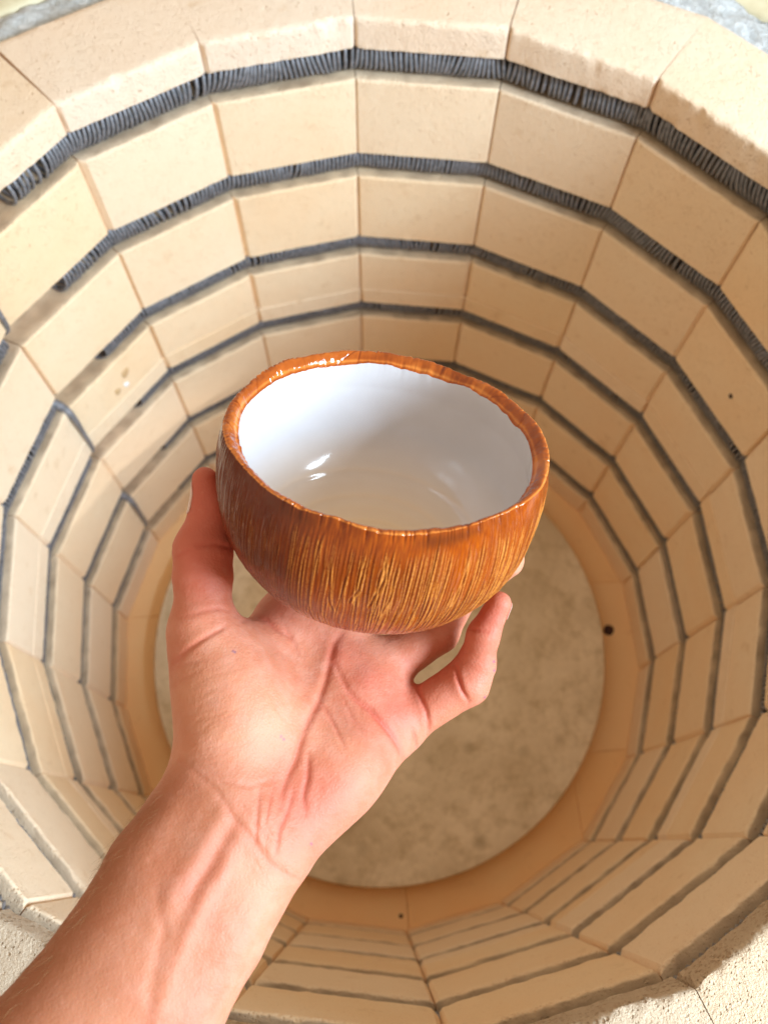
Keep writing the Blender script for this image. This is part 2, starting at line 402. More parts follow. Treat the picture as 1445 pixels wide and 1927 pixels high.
# ------------------------------------------------------------------ bowl
BC = at(731.3, 808.3, .31); BN = RC @ np.array([0.132230, 0.776902, 0.615580]); BN /= np.linalg.norm(BN)
BU = RC @ np.array([1., 0, 0]); BU -= BN * (BU @ BN); BU /= np.linalg.norm(BU); BV = np.cross(BN, BU)
bowl = empty('bowl'); bowl.matrix_world = Matrix([[BU[i], BV[i], BN[i], BC[i] - .0758 * BN[i]] for i in range(3)] + [[0, 0, 0, 1]])
tag(bowl, 'glossy brown glazed bowl with carved streaks outside and white inside, held up by a hand', 'bowl')
OUT = [(4.2, 62.83), (15.6, 62.76), (28.9, 62.92), (40.6, 62.65), (50.3, 61.78), (57.2, 60.2), (67.5, 61.31), (77.8, 63.05), (87.3, 62.88), (96.6, 63.33), (106.2, 63.02), (116.2, 62.2), (124.0, 61.91), (134.3, 62.93), (147.7, 61.77), (160.0, 61.39), (169.4, 61.66), (178.8, 62.11), (186.3, 62.6), (195.1, 62.92), (203.5, 62.79), (212.1, 61.92), (222.7, 61.7), (231.5, 62.28), (239.5, 62.37), (246.2, 61.63), (253.7, 61.33), (261.2, 62.8), (268.1, 63.8), (274.9, 63.54), (282.0, 62.76), (287.8, 61.96), (298.4, 60.99), (308.3, 60.66), (316.8, 60.9), (331.8, 62.97), (342.3, 62.91), (353.2, 62.85)]
oa = np.array(OUT); oa[:, 1] = oa[:, 1] * 1e-3
def r_rim(th): return np.interp(np.degrees(th) % 360, np.r_[oa[:, 0] - 360, oa[:, 0], oa[:, 0] + 360], np.tile(oa[:, 1], 3))
def r_out(h): return .0648 * np.clip(1 - np.clip(np.abs(h + .0207) / .0552, 0, 1) ** 2.397, 0, 1) ** (1 / 2.419)
NT_, NH = 2000, 170
th = np.arange(NT_) * 2 * math.pi / NT_
# profile sampled evenly by arc length
hh = np.concatenate([np.linspace(0, -.0700, 900), -.0759 + .0059 * (1 - np.sin(np.linspace(0, math.pi / 2, 500)))[0:] ]); hh = np.unique(hh)[::-1]
ro = r_out(hh); arc = np.r_[0, np.cumsum(np.hypot(np.diff(hh), np.diff(ro)))]
aa = np.linspace(0, arc[-1], NH); H = np.interp(aa, arc, hh); RO = np.interp(aa, arc, ro); RO[-1] = .0002
u = aa / arc[-1]                                             # 0 rim .. 1 foot
# carved strokes: height field (theta, u)
Hf = np.zeros((NT_, NH)); Cf = np.zeros((NT_, NH))
rb = np.random.default_rng(5)
NS1 = 430
for i in range(NS1 + 420):
    if i < NS1: t0 = (i + rb.uniform(-.45, .45)) * 2 * math.pi / NS1; u0 = rb.uniform(.012, .05); u1 = rb.uniform(.60, .86)
    else: t0 = rb.uniform(0, 2 * math.pi); u0 = rb.uniform(.05, .55); u1 = min(u0 + rb.uniform(.12, .35), .86)
    slant = .10 + .05 * math.sin(t0 * 2 + 1) + rb.normal(0, .018); w = rb.uniform(.00020, .00046); dep = rb.uniform(.1, 1.15) ; cur = rb.normal(0, .03)
    j0, j1 = max(0, int(u0 * NH)), min(NH - 4, int(u1 * NH))
    if j1 - j0 < 6: continue
    jj = np.arange(j0, j1); uu = (jj / NH - u0) / (u1 - u0)
    tc = t0 - slant * (jj / NH - .1) + cur * uu ** 2 + .004 * np.sin(uu * rb.uniform(4, 14) + i)
    env = np.clip(np.sin(np.pi * np.clip(uu, 0, 1)) * 3.5, 0, 1)
    span = int(.0042 / .064 * NT_ / (2 * math.pi)) + 3
    ic = np.round(tc / (2 * math.pi) * NT_).astype(int)
    k = np.arange(-span, span + 1); I = (ic[:, None] + k[None, :])
    dist = ((I / NT_ * 2 * math.pi - tc[:, None])) * .0640
    gr = -np.exp(-(dist / w) ** 2); rg_ = np.exp(-((dist - 1.9 * w) / (w * .8)) ** 2) * .7 + np.exp(-((dist + 1.9 * w) / (w * .8)) ** 2) * .35
    np.add.at(Hf, (I % NT_, jj[:, None].repeat(len(k), 1)), (gr + rg_) * env[:, None] * dep)
    np.add.at(Cf, (I % NT_, jj[:, None].repeat(len(k), 1)), rg_ * env[:, None] * dep)
Hf = np.clip(Hf, -1.3, 1.1)
T2, U2 = np.meshgrid(th, u, indexing='ij')
sm = fbm(np.stack([np.cos(T2) * 3, np.sin(T2) * 3, U2 * 6], -1).reshape(-1, 3), 3).reshape(T2.shape)
Rr = RO[None, :] * (1 + (r_rim(th) / r_out(0.)  - 1)[:, None] * np.clip(1 - u * 5, 0, 1)[None, :] ** 1.5)
fade = np.clip((1 - u) * 7, 0, 1)
Rr = Rr + (Hf * .00027 + sm * .00022) * fade[None, :]
# uneven torn top edge
edge_z = .0007 * fbm(np.stack([np.cos(th) * 4, np.sin(th) * 4, th * 0], 1), 3) + .00022 * fbm(np.stack([np.cos(th) * 40, np.sin(th) * 40, th * 0], 1), 2)
notch = np.zeros(NT_)
for i in range(150):
    a0 = rb.uniform(2.2, 5.6) if rb.random() < .75 else rb.uniform(0, 6.28); d = (th - a0 + math.pi) % (2 * math.pi) - math.pi
    notch += np.exp(-(d * .0625 / rb.uniform(.00022, .0005)) ** 2) * rb.uniform(.3, 1)
notch = np.clip(notch, 0, 1.2)
Hz = H[None, :] + edge_z[:, None] * np.clip(1 - u * 9, 0, 1)[None, :]
Rr = Rr - notch[:, None] * .00045 * np.exp(-(U2 / .035) ** 2)
Hz = Hz - notch[:, None] * .0004 * np.exp(-(U2 / .02) ** 2)
OFF = .0758
V = np.stack([Rr * np.cos(T2), Rr * np.sin(T2), Hz + OFF], -1).reshape(-1, 3)
lip0 = V.reshape(NT_, NH, 3)[:, 0].copy()
# rim lip
NLp = 26
inner_w = fbm(np.stack([np.cos(th) * 5 + 3, np.sin(th) * 5, th * 0], 1), 3); iw2 = fbm(np.stack([np.cos(th) * 28, np.sin(th) * 28, th * 0 + 3], 1), 3)
def r_in_prof(h): return r_out(h) - (.0062 - .0006 * np.clip(-h / .05, 0, 1))
hin = -.0036 - .0012 * inner_w - .0004 * iw2; rin = r_in_prof(hin)
s = np.linspace(0, 1, NLp); tl, sl = np.meshgrid(th, s, indexing='ij')
R0 = np.hypot(lip0[:, 0], lip0[:, 1])[:, None]; Z0 = (lip0[:, 2] - OFF)[:, None]
crest = .0008 + .0005 * fbm(np.stack([np.cos(th) * 6, np.sin(th) * 6 + 8, th * 0], 1), 2)[:, None]
RL = R0 + (rin[:, None] - R0) * sl
ZL_ = Z0 * (1 - sl) ** 2 + hin[:, None] * sl ** 1.6 + crest * np.sin(np.pi * np.minimum(sl * 1.25, 1)) ** .7
facet = fbm(np.stack([np.cos(tl) * 7, np.sin(tl) * 7, sl * 1.3], -1).reshape(-1, 3), 3).reshape(tl.shape)
fold = np.zeros_like(tl)
for i in range(16):
    a0 = rb.uniform(0, 6.28); sk = rb.normal(0, .09); d = (tl - a0 - sk * sl + math.pi) % (2 * math.pi) - math.pi
    fold += np.exp(-(d * .06 / rb.uniform(.0004, .0008)) ** 2) * rb.uniform(.3, .9)
ZL_ = ZL_ + (facet * .00055 - fold * .0005) * np.sin(np.pi * sl) ** .8 + .00010 * np.sin(np.pi * sl) * fbm(np.stack([np.cos(tl) * 40, np.sin(tl) * 40, sl * 5], -1).reshape(-1, 3), 2).reshape(tl.shape)
VL = np.stack([RL * np.cos(tl), RL * np.sin(tl), ZL_ + OFF], -1).reshape(-1, 3)
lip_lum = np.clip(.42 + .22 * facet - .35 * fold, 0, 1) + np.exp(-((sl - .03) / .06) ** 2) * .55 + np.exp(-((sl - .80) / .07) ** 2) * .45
# white inside
NI = 110
hb = -.0706
q = np.linspace(0, 1, NI)
base_h = np.concatenate([np.linspace(-.004, -.064, 400), hb + (.0066) * (1 - np.sin(np.linspace(0, math.pi / 2, 300)))]); base_h = np.unique(base_h)[::-1]
def r_in_full(h):
    x = np.clip(np.abs(h + .0207) / (abs(hb) - .0207), 0, 1); return (.0648 - .0066) * np.clip(1 - x ** 2.35, 0, 1) ** (1 / 2.3)
ri = r_in_full(base_h); arc2 = np.r_[0, np.cumsum(np.hypot(np.diff(base_h), np.diff(ri)))]; a2 = q * arc2[-1]
HI = np.interp(a2, arc2, base_h); RI = np.interp(a2, arc2, ri); RI[-1] = .0002
ti, qi = np.meshgrid(th[::4], q, indexing='ij')
ringd = .38 * (.00035 * np.exp(-((qi - .50) / .012) ** 2) - .0003 * np.exp(-((qi - .53) / .02) ** 2) + .00025 * np.exp(-((qi - .62) / .012) ** 2)
    + .00022 * np.sin(qi * 95) * np.clip(qi * 3 - 1.3, 0, 1) * .5 + .00018 * np.exp(-((qi - .74) / .01) ** 2) + .0002 * np.exp(-((qi - .86) / .01) ** 2))
wob = .0005 * fbm(np.stack([np.cos(ti) * 2, np.sin(ti) * 2, qi * 4], -1).reshape(-1, 3), 2).reshape(ti.shape)
bl = np.clip(1 - qi * 9, 0, 1)
RI2 = RI[None] * (1 - bl) + rin[::4][:, None] * bl - ringd + wob * (1 - bl) * np.clip((1 - qi) * 6, 0, 1)
HI2 = HI[None] * (1 - bl) + (hin[::4][:, None] + (HI[None] - HI[0])) * bl + ringd
VI = np.stack([RI2 * np.cos(ti), RI2 * np.sin(ti), HI2 + OFF], -1).reshape(-1, 3)

t = NT('brown_streaked_glaze')
cv = t.attr('carve'); gl = t.attr('groove'); ob = t.co
mp = t.n('ShaderNodeMapping'); mp.inputs['Scale'].default_value = (1, 1, .12); t.L(ob, mp.inputs['Vector'])
f1 = t.noise(900, 5, .65, mp.outputs[0]); f2 = t.noise(30, 3); f3 = t.noise(900, 3, .6)
c = t.ramp(f1, [(.30, (.24, .036, .0012)), (.5, (.33, .058, .002)), (.70, (.42, .090, .003))])
c = t.mix(t.ramp(f2, [(.4, 0.), (.65, .7)]), c, (.22, .042, .004))
li = t.math('MULTIPLY', cv, t.ramp(f3, [(.32, .5), (.55, 1.)]))
c = t.mix(t.ramp(li, [(.25, 0.), (.85, .9)]), c, (.66, .25, .045))
c = t.mix(t.attr('pool_shade'), c, (.12, .014, .003))  # thicker glaze on the left, with that side's shade painted in
c = t.mix(t.attr('band'), c, (.13, .022, .002))
c = t.mix(t.ramp(gl, [(.35, 0.), (1.1, .7)]), c, (.15, .028, .003))
t.base(c); t.rough(.12); t.b.inputs['Specular IOR Level'].default_value = .42; t.b.inputs['Coat Weight'].default_value = .08; t.b.inputs['Coat Roughness'].default_value = .04
hsum = t.math('ADD', t.math('MULTIPLY', f1, .6), t.math('MULTIPLY', f3, .4)); t.bump(hsum, .22, .0004); M_glaze = t.m
t = NT('brown_rim_glaze'); lm = t.attr('lum'); n = t.noise(500, 3)
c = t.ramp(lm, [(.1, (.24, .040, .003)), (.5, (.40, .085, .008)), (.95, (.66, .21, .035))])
t.base(c); t.rough(.12); t.b.inputs['Coat Weight'].default_value = .15; t.bump(n, .15, .0003); M_rim = t.m
t = NT('white_glaze'); n = t.noise(38, 3); n2 = t.voro(900)
c = t.ramp(n, [(.3, (.58, .57, .59)), (.7, (.62, .61, .635))]); c = t.mix(t.ramp(t.attr('floor'), [(.0, 0.), (1., .95)]), c, (.84, .60, .35))  # warm reflected glow on the bowl's floor, painted into the white glaze
c = t.mix(t.ramp(n2, [(.02, .25), (.1, 0.)]), c, (.72, .62, .5))
t.base(c); t.rough(.12); t.b.inputs['Coat Weight'].default_value = .05; t.bump(t.noise(60, 3), .15, .0006); M_white = t.m
mesh('outer_wall', V, gridfaces(NT_, NH, wrap_n=True, flip=True), M_glaze, bowl, attrs={'carve': np.clip(Cf, 0, 1).ravel(), 'groove': np.clip(-Hf, 0, 1).ravel(), 'band': (np.exp(-((U2 - .025) / .022) ** 2) * np.clip(.5 + sm * 1.1, 0, 1) * .8).ravel(),
    'pool_shade': (np.clip(np.exp(-((T2 - 3.78) / .50) ** 2) * np.clip((.62 - U2) * 5, 0, 1) * (1.15 + 1.0 * sm + .35 * Hf), 0, 1) * .85).ravel()})
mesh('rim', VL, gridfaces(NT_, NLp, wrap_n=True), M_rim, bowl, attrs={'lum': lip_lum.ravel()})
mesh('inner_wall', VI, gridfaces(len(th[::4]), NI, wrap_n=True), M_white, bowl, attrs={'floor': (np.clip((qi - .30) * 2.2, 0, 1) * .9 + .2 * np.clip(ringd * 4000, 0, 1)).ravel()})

# ------------------------------------------------------------------ hand and forearm
CH={
'thumb':[(386,903,0.329,5.3),(398,960,0.331,8.3),(383,1035,0.330,11.7),(382,1090,0.328,11.7),(380,1184,0.325,6.2),(413,1286,0.322,13.9),(443,1369,0.317,16.3)],
'index':[(600,905,0.400,7.4),(590,985,0.398,8.4),(561,1081,0.385,9.2),(545,1172,0.364,13.3),(499,1359,0.338,14.7)],
'middle':[(700,880,0.405,7.6),(690,970,0.404,8.6),(655,1080,0.390,9.6),(640,1205,0.364,12.0),(540,1400,0.335,15.5)],
'ring':[(948,1052,0.352,8.8),(878,1122,0.359,5.1),(826,1191,0.364,8.7),(704,1264,0.360,12.1),(572,1438,0.332,14.7)],
'pinky':[(938,1136,0.340,5.3),(909,1195,0.343,6.6),(895,1251,0.348,8.2),(877,1283,0.349,10.0),(745,1369,0.350,9.7),(599,1483,0.322,13.4)],
'wristL':[(413,1383,0.316,12.1),(402,1477,0.304,17.3),(291,1638,0.289,17.1),(189,1803,0.277,16.9),(55,2004,0.262,21.9),(-160,2380,0.237,25.0),(-330,2660,0.220,28.0)],
'wristR':[(606,1483,0.322,15.1),(513,1603,0.303,14.8),(408,1757,0.288,17.3),(315,1897,0.276,19.6),(180,2110,0.262,21.0),(-40,2460,0.238,25.0),(-210,2750,0.220,28.0)],
'midarm':[(560,1430,0.328,16.0),(455,1545,0.303,17.0),(340,1710,0.288,18.5),(245,1850,0.276,20.0),(110,2060,0.262,23.1),(-100,2420,0.238,27.0),(-270,2700,0.220,30.0)],
}
EL=[ (458,1327,0.324,15.6),(645,1420,0.336,13.6),(610,1330,0.356,17.9),(690,1311,0.357,11.7)]
def chains(): return {k: [(at(a, b, c), r * 1e-3) for a, b, c, r in v] for k, v in CH.items()}
def cone(P,a,ra,b,rb):
    ab=b-a; t=np.clip(((P-a)@ab)/(ab@ab),0,1)
    d=P-a-t[:,None]*ab
    return np.sqrt((d*d).sum(1))-(ra+(rb-ra)*t)
def smin(a,b,k):
    h=np.clip(.5+.5*(b-a)/k,0,1); return b+(a-b)*h-k*h*(1-h)
def bowl_sdf(P):
    Q=P-BC; h=Q@BN; r=np.sqrt(np.maximum((Q*Q).sum(1)-h*h,0))
    # approx distance of superellipse solid
    Rm,h0,H,p,q=.0648,.0207,.0552,2.4,2.42
    x=r/Rm; y=np.abs(h+h0)/H
    g=(x**q+y**p)**(1/2.41)
    return (g-1)*np.sqrt(r*r+(h+h0)**2)/np.maximum(g,1e-6)
def sdf(P,ch=None,wb=True):
    ch=ch or chains()
    out=None
    def chain(c):
        d=None
        for (a,ra),(b,rb) in zip(c[:-1],c[1:]):
            e=cone(P,a,ra,b,rb); d=e if d is None else smin(d,e,.003)
        return d
    palm=None
    for k in ('wristL','wristR','midarm'):
        e=chain(ch[k]); palm=e if palm is None else smin(palm,e,.012)
    for k in ('index','middle','ring','pinky'):
        e=cone(P,*ch[k][-2],*ch[k][-1]); palm=smin(palm,e,.016)
    e=cone(P,*ch['index'][-2],*ch['pinky'][-2]) ; palm=smin(palm,e+.001,.012)
    e=cone(P,at(408,1235,.330),.0125,at(545,1205,.360),.0105); palm=smin(palm,e,.014)
    e=cone(P,ch['thumb'][-3][0],.013,ch['thumb'][-1][0],.0175); palm=smin(palm,e,.018)
    for a,b,c,r in EL: palm=smin(palm,np.linalg.norm(P-at(a,b,c),axis=1)-r*1e-3,.022)
    d=palm
    for k in ('index','middle','ring','pinky'): d=smin(d,chain(ch[k][:-1]),.005)
    # separate middle/distal of pinky from ring etc handled by small k
    t=chain(ch['thumb']); d=smin(d,t,.009)
    if wb:
        b=bowl_sdf(P)-.0002; nb=-b
        h=np.clip(.5+.5*(d-nb)/.0015,0,1); d=nb+(d-nb)*h+.0015*h*(1-h)
    return d

chs = chains()
def body(P): 
    out = np.empty(len(P))
    for i in range(0, len(P), 200000): out[i:i + 200000] = sdf(P[i:i + 200000], chs)
    return out
allp = np.array([p for v in chs.values() for p, r in v]); lo = allp.min(0) - .034; hi = allp.max(0) + .034
st = .0024; BL = 4
nb = np.ceil((hi - lo) / (st * BL)).astype(int); dims = nb * BL
ax = [lo[i] + (np.arange(nb[i]) + .5) * BL * st - st / 2 for i in range(3)]
Cc = np.stack(np.meshgrid(*ax, indexing='ij'), -1).reshape(-1, 3); dc = body(Cc).reshape(nb)
D3 = np.repeat(np.repeat(np.repeat(dc, BL, 0), BL, 1), BL, 2)
mk = np.repeat(np.repeat(np.repeat(np.abs(dc) < st * BL * 1.25 + .003, BL, 0), BL, 1), BL, 2)
ii = np.argwhere(mk); D3[mk] = body(lo + ii * st)
# surface nets
sg = D3 < 0; nx, ny, nz = D3.shape
cell = np.zeros((nx - 1, ny - 1, nz - 1), int)
for dx in (0, 1):
    for dy in (0, 1):
        for dz in (0, 1): cell += sg[dx:nx - 1 + dx, dy:ny - 1 + dy, dz:nz - 1 + dz]
act = (cell > 0) & (cell < 8); idx = -np.ones(act.shape, int); ca = np.argwhere(act); idx[act] = np.arange(len(ca))
acc = np.zeros((len(ca), 3)); cnt = np.zeros(len(ca))
cor = [(a, b, c) for a in (0, 1) for b in (0, 1) for c in (0, 1)]
for p in cor:
    for q_ in range(3):
        if p[q_]: continue
        p2 = list(p); p2[q_] = 1
        va = D3[ca[:, 0] + p[0], ca[:, 1] + p[1], ca[:, 2] + p[2]]; vb = D3[ca[:, 0] + p2[0], ca[:, 1] + p2[1], ca[:, 2] + p2[2]]
        m_ = (va < 0) != (vb < 0); tt_ = np.where(m_, va / np.where(m_, va - vb, 1), 0)
        pos = np.array(p, float)[None] + np.zeros((len(ca), 3)); pos[:, q_] += tt_
        acc[m_] += pos[m_]; cnt[m_] += 1
HV = lo + (ca + acc / cnt[:, None]) * st
quads = []
for q_ in range(3):
    o1, o2 = (q_ + 1) % 3, (q_ + 2) % 3
    sl0 = [slice(None)] * 3; sl1 = [slice(None)] * 3; sl0[q_] = slice(0, -1); sl1[q_] = slice(1, None)
    A_ = sg[tuple(sl0)]; B_ = sg[tuple(sl1)]; e = np.argwhere(A_ != B_)
    e = e[(e[:, o1] > 0) & (e[:, o2] > 0) & (e[:, o1] < act.shape[o1]) & (e[:, o2] < act.shape[o2])]
    ins = A_[e[:, 0], e[:, 1], e[:, 2]]
    def cid(d1, d2):
        z_ = e.copy(); z_[:, o1] -= d1; z_[:, o2] -= d2; return idx[z_[:, 0], z_[:, 1], z_[:, 2]]
    Q_ = np.stack([cid(1, 1), cid(0, 1), cid(0, 0), cid(1, 0)], 1); Q_[~ins] = Q_[~ins][:, ::-1]; quads.append(Q_)
quads = np.concatenate(quads)
def grad(P, d0):
    e = 3e-4; g = np.stack([body(P + v) - d0 for v in np.eye(3) * e], 1); return g / (np.linalg.norm(g, axis=1)[:, None] + 1e-12)
me = bpy.data.meshes.new('tmp'); me.from_pydata(HV.tolist(), [], quads.tolist())
ob = bpy.data.objects.new('tmp', me); S.collection.objects.link(ob)
md = ob.modifiers.new('s', 'SUBSURF'); md.levels = 2; md.subdivision_type = 'CATMULL_CLARK'
ev = ob.evaluated_get(bpy.context.evaluated_depsgraph_get()); m2 = bpy.data.meshes.new_from_object(ev)
bpy.data.objects.remove(ob); bpy.data.meshes.remove(me)
n = len(m2.vertices); P = np.empty(n * 3); m2.vertices.foreach_get('co', P); P = P.reshape(-1, 3)
FQ = np.empty(len(m2.polygons) * 4, int); m2.loops.foreach_get('vertex_index', FQ); FQ = FQ.reshape(-1, 4)
bpy.data.meshes.remove(m2)
d0 = body(P); N = grad(P, d0); P = P - N * np.clip(d0, -.001, .001)[:, None]; d0 = body(P); P = P - N * np.clip(d0, -.0005, .0005)[:, None]
N = grad(P, body(P))
# smooth the normals' field a little by using it directly for the relief
cc_ = (P - CAM) @ RC; px = 722.5 + F * cc_[:, 0] / -cc_[:, 2]; py = 963.5 - F * cc_[:, 1] / -cc_[:, 2]; dep_ = -cc_[:, 2]
vd = (CAM - P); vd /= np.linalg.norm(vd, axis=1)[:, None]; facing = np.clip(((N * vd).sum(1) - .05) * 4, 0, 1)
facing *= np.clip((.375 - dep_) * 60, 0, 1)
def pdist(line):
    L_ = np.array(line, float); best = np.full(n, 1e9); bt = np.zeros(n); tot = len(L_) - 1
    for i in range(tot):
        a, b = L_[i], L_[i + 1]; ab = b - a
        t_ = np.clip(((px - a[0]) * ab[0] + (py - a[1]) * ab[1]) / (ab @ ab), 0, 1)
        d = np.hypot(px - a[0] - t_ * ab[0], py - a[1] - t_ * ab[1]); m_ = d < best; best[m_] = d[m_]; bt[m_] = (i + t_[m_]) / tot
    return best, bt
disp = np.zeros(n); red = np.zeros(n)
def line(pts, depth, w, redw=0., two=1.):
    """skin fold: a groove with soft shoulders, fading out at both ends"""
    global disp, red
    d, t_ = pdist(pts); e = np.clip(np.sin(np.pi * np.clip(t_, .04, .96)), 0, 1) ** .45; w = w * .78
    disp = disp - depth * 1e-3 * e * (np.exp(-(d / w) ** 2) - .12 * two * np.exp(-((d - 2.4 * w) / (1.5 * w)) ** 2))
    red = red + redw * e * np.exp(-(d / (w * 1.3)) ** 2)
def blobd(x, y, r_, h_, rr=0., sy=1., ang=0.):
    global disp, red
    ca_, sa_ = math.cos(ang), math.sin(ang); X_ = (px - x) * ca_ + (py - y) * sa_; Y_ = -(px - x) * sa_ + (py - y) * ca_
    g_ = np.exp(-(X_ / r_) ** 2 - (Y_ / (r_ * sy)) ** 2); disp = disp + h_ * 1e-3 * g_; red = red + rr * g_
# palm lines
line([(640, 1195), (629, 1211), (624, 1230), (613, 1278), (598, 1323), (575, 1368), (564, 1402), (557, 1428), (542, 1458), (530, 1491), (528, 1518)], .95, 9, .45)
line([(579, 1418), (580, 1440), (579, 1462), (571, 1499), (575, 1532)], .7, 7, .4)
line([(489, 1484), (484, 1536), (482, 1585)], .45, 6, .3); line([(551, 1490), (542, 1525), (527, 1559), (519, 1604)], .5, 6, .35)
line([(515, 1478), (505, 1520), (498, 1560)], .3, 5, .2)
line([(630, 1250), (655, 1299), (675, 1319), (697, 1336), (717, 1361), (735, 1384), (747, 1404), (758, 1428)], .95, 6.5, .5)
line([(604, 1318), (613, 1331), (628, 1357), (639, 1383), (650, 1406)], .45, 5, .3)
line([(640, 1300), (665, 1350), (690, 1385)], .25, 5, .15)
line([(783, 1284), (787, 1302), (792, 1314), (802, 1339), (806, 1361), (806, 1386)], .75, 5, .5)
line([(774, 1370), (778, 1381), (783, 1399), (782, 1412)], .45, 4, .3)
line([(857, 1252), (862, 1277), (869, 1299), (881, 1320)], 1.15, 5, .6); line([(880, 1182), (900, 1186), (925, 1190)], .3, 4, .25)
# thumb and web
line([(424, 1178), (417, 1183), (396, 1194), (376, 1206), (353, 1223), (332, 1244), (318, 1262)], .65, 6, .35)
line([(440, 1150), (411, 1145), (382, 1150), (350, 1160)], .35, 6, .2)
line([(372, 1028), (388, 1026), (408, 1024), (436, 1031)], .8, 6, .4); line([(330, 1050), (345, 1040), (360, 1036)], .3, 4, .2)
line([(457, 1168), (481, 1160), (501, 1166), (521, 1183), (546, 1198)], .75, 6, .35)
line([(534, 1175), (542, 1191), (553, 1209), (561, 1230)], .4, 6, .2)
line([(472, 1225), (493, 1267), (504, 1301), (519, 1331), (540, 1360)], .3, 6, .1)
line([(322, 1300), (345, 1278), (375, 1262)], .3, 5, .1); line([(322, 1262), (350, 1250), (385, 1240)], .25, 5, .1)
# wrist folds
line([(330, 1424), (340, 1432), (373, 1458), (411, 1491), (441, 1544), (474, 1577), (504, 1622), (542, 1648), (570, 1662)], .5, 9, .2)
line([(345, 1425), (390, 1450), (420, 1470), (470, 1480), (510, 1470)], .35, 7, .15)
line([(420, 1490), (455, 1515), (490, 1560), (520, 1600)], .25, 6, .1)
rl = np.random.default_rng(3)
for i in range(46):     # fine folds across the thumb pad and the wrist
    x0 = rl.uniform(335, 400); y0 = rl.uniform(1262, 1440); l_ = rl.uniform(30, 110); a_ = rl.normal(.36, .16)
    line([(x0 + l_ * q_, y0 - l_ * q_ * a_ + rl.normal(0, 3)) for q_ in np.linspace(0, 1, 5)], rl.uniform(.03, .09), rl.uniform(2.0, 3.4))
for i in range(26):
    x0 = rl.uniform(470, 545); y0 = rl.uniform(1545, 1640); a_ = rl.normal(.9, .35); l_ = rl.uniform(25, 60)
    line([(x0 + l_ * q_ * math.cos(a_), y0 + l_ * q_ * math.sin(a_)) for q_ in (0, .5, 1)], rl.uniform(.05, .12), rl.uniform(2.2, 3.4))
# pads and hollows
blobd(690, 1470, 62, 1.6, .1, 1.5, .6); blobd(430, 1310, 70, 1.3, -.1); blobd(745, 1345, 30, 1.4, .3); blobd(690, 1280, 30, 1.2, .3)
blobd(640, 1235, 26, .9, .2); blobd(600, 1270, 34, -.8, -.2, 1.6, -.3); blobd(905, 1160, 20, .4, .3)
blobd(640, 1345, 50, -1.2, .1, 1.4, -.6)
# tendons and the vein of the wrist
def ridge(pts, h_, w, rr=0.):
    global disp, red
    d, t_ = pdist(pts); e = np.clip(np.sin(np.pi * np.clip(t_, .03, .97)), 0, 1) ** .6; g_ = e * np.exp(-(d / w) ** 2); disp = disp + h_ * 1e-3 * g_; red = red + rr * g_
ridge([(432, 1510), (415, 1537), (374, 1604), (326, 1676), (290, 1740)], 1.3, 20, .1)
ridge([(462, 1555), (448, 1575), (418, 1637), (380, 1699), (348, 1770), (316, 1853), (291, 1925)], 1.1, 19, .1)
ridge([(446, 1540), (410, 1605), (372, 1668), (345, 1730)], -.75, 13, .3)
ridge([(300, 1650), (296, 1680), (302, 1712), (308, 1757), (292, 1820), (282, 1890), (276, 1950)], -.5, 13, .15)
ridge([(520, 1690), (470, 1780), (430, 1860), (400, 1930)], .8, 40, 0)
ridge([(360, 1500), (330, 1570), (280, 1640)], -.8, 24, 0)
micro = fbm(P * 420, 3) * .00006 + fbm(P * 90, 2) * .00012
P2 = P + N * (disp * facing + micro)[:, None]
blush = red * facing
for x_, y_, z_, r_, a_ in ((640, 1250, .35, .018, .6), (740, 1330, .345, .016, .5), (590, 1500, .31, .014, .6), (545, 1590, .30, .014, .5), (905, 1200, .343, .022, .5), (395, 960, .33, .03, .7),
                           (375, 1100, .32, .014, .35), (350, 1230, .315, .012, .3), (700, 1500, .325, .018, .25), (435, 1320, .305, .02, -.15), (600, 1270, .34, .012, -.2), (500, 1290, .32, .015, -.1)):
    blush += a_ * np.exp(-(np.linalg.norm(P - at(x_, y_, z_), axis=1) / r_) ** 2)
for x_, y_, z_, r_, a_ in ((383, 1040, .325, .02, .4), (392, 905, .325, .012, .4), (935, 1140, .338, .012, .5), (850, 1300, .345, .016, .4), (500, 1150, .35, .016, .4), (720, 1400, .335, .014, .3), (520, 1500, .30, .014, .3)):
    blush += a_ * np.exp(-(np.linalg.norm(P - at(x_, y_, z_), axis=1) / r_) ** 2)
ink = np.zeros(n)
for x_, y_ in ((529, 1386), (534, 1391), (439, 1226), (442, 1228), (586, 1588), (929, 1245), (930, 1262), (912, 1312)): ink = np.maximum(ink, np.exp(-((px - x_) ** 2 + (py - y_) ** 2) / 5.) * facing)
# outer side of the forearm: suntan, with its shade also painted darker
tl_ = np.clip(((px * .84 + py * .54) - (300 * .84 + 1660 * .54)) / 130, -1, 1); tan_shade_ = np.clip(.5 - .5 * tl_, 0, 1) * np.clip((py - 1420 + (px - 330) * .3) / 90, 0, 1)
tan_shade_ = np.maximum(tan_shade_, np.clip(-((N * vd).sum(1)) * 2, 0, 1) * .7)
t = NT('skin')
n1 = t.noise(28, 3); n2 = t.noise(130, 4, .6); n3 = t.noise(1500, 2)
c = t.ramp(n1, [(.32, (.55, .180, .100)), (.68, (.67, .280, .165))])
c = t.mix(t.ramp(n2, [(.42, 0.), (.66, .45)]), c, (.70, .335, .235))
c = t.mix(t.ramp(t.attr('blush'), [(.05, 0.), (1., .85)]), c, (.56, .11, .07))
c = t.mix(t.ramp(t.attr('tan'), [(0., 0.), (1., .92)]), c, (.32, .105, .042))  # suntan plus painted shade along the outer forearm
c = t.mix(t.math('MULTIPLY', t.attr('ink'), .7), c, (.06, .05, .20))
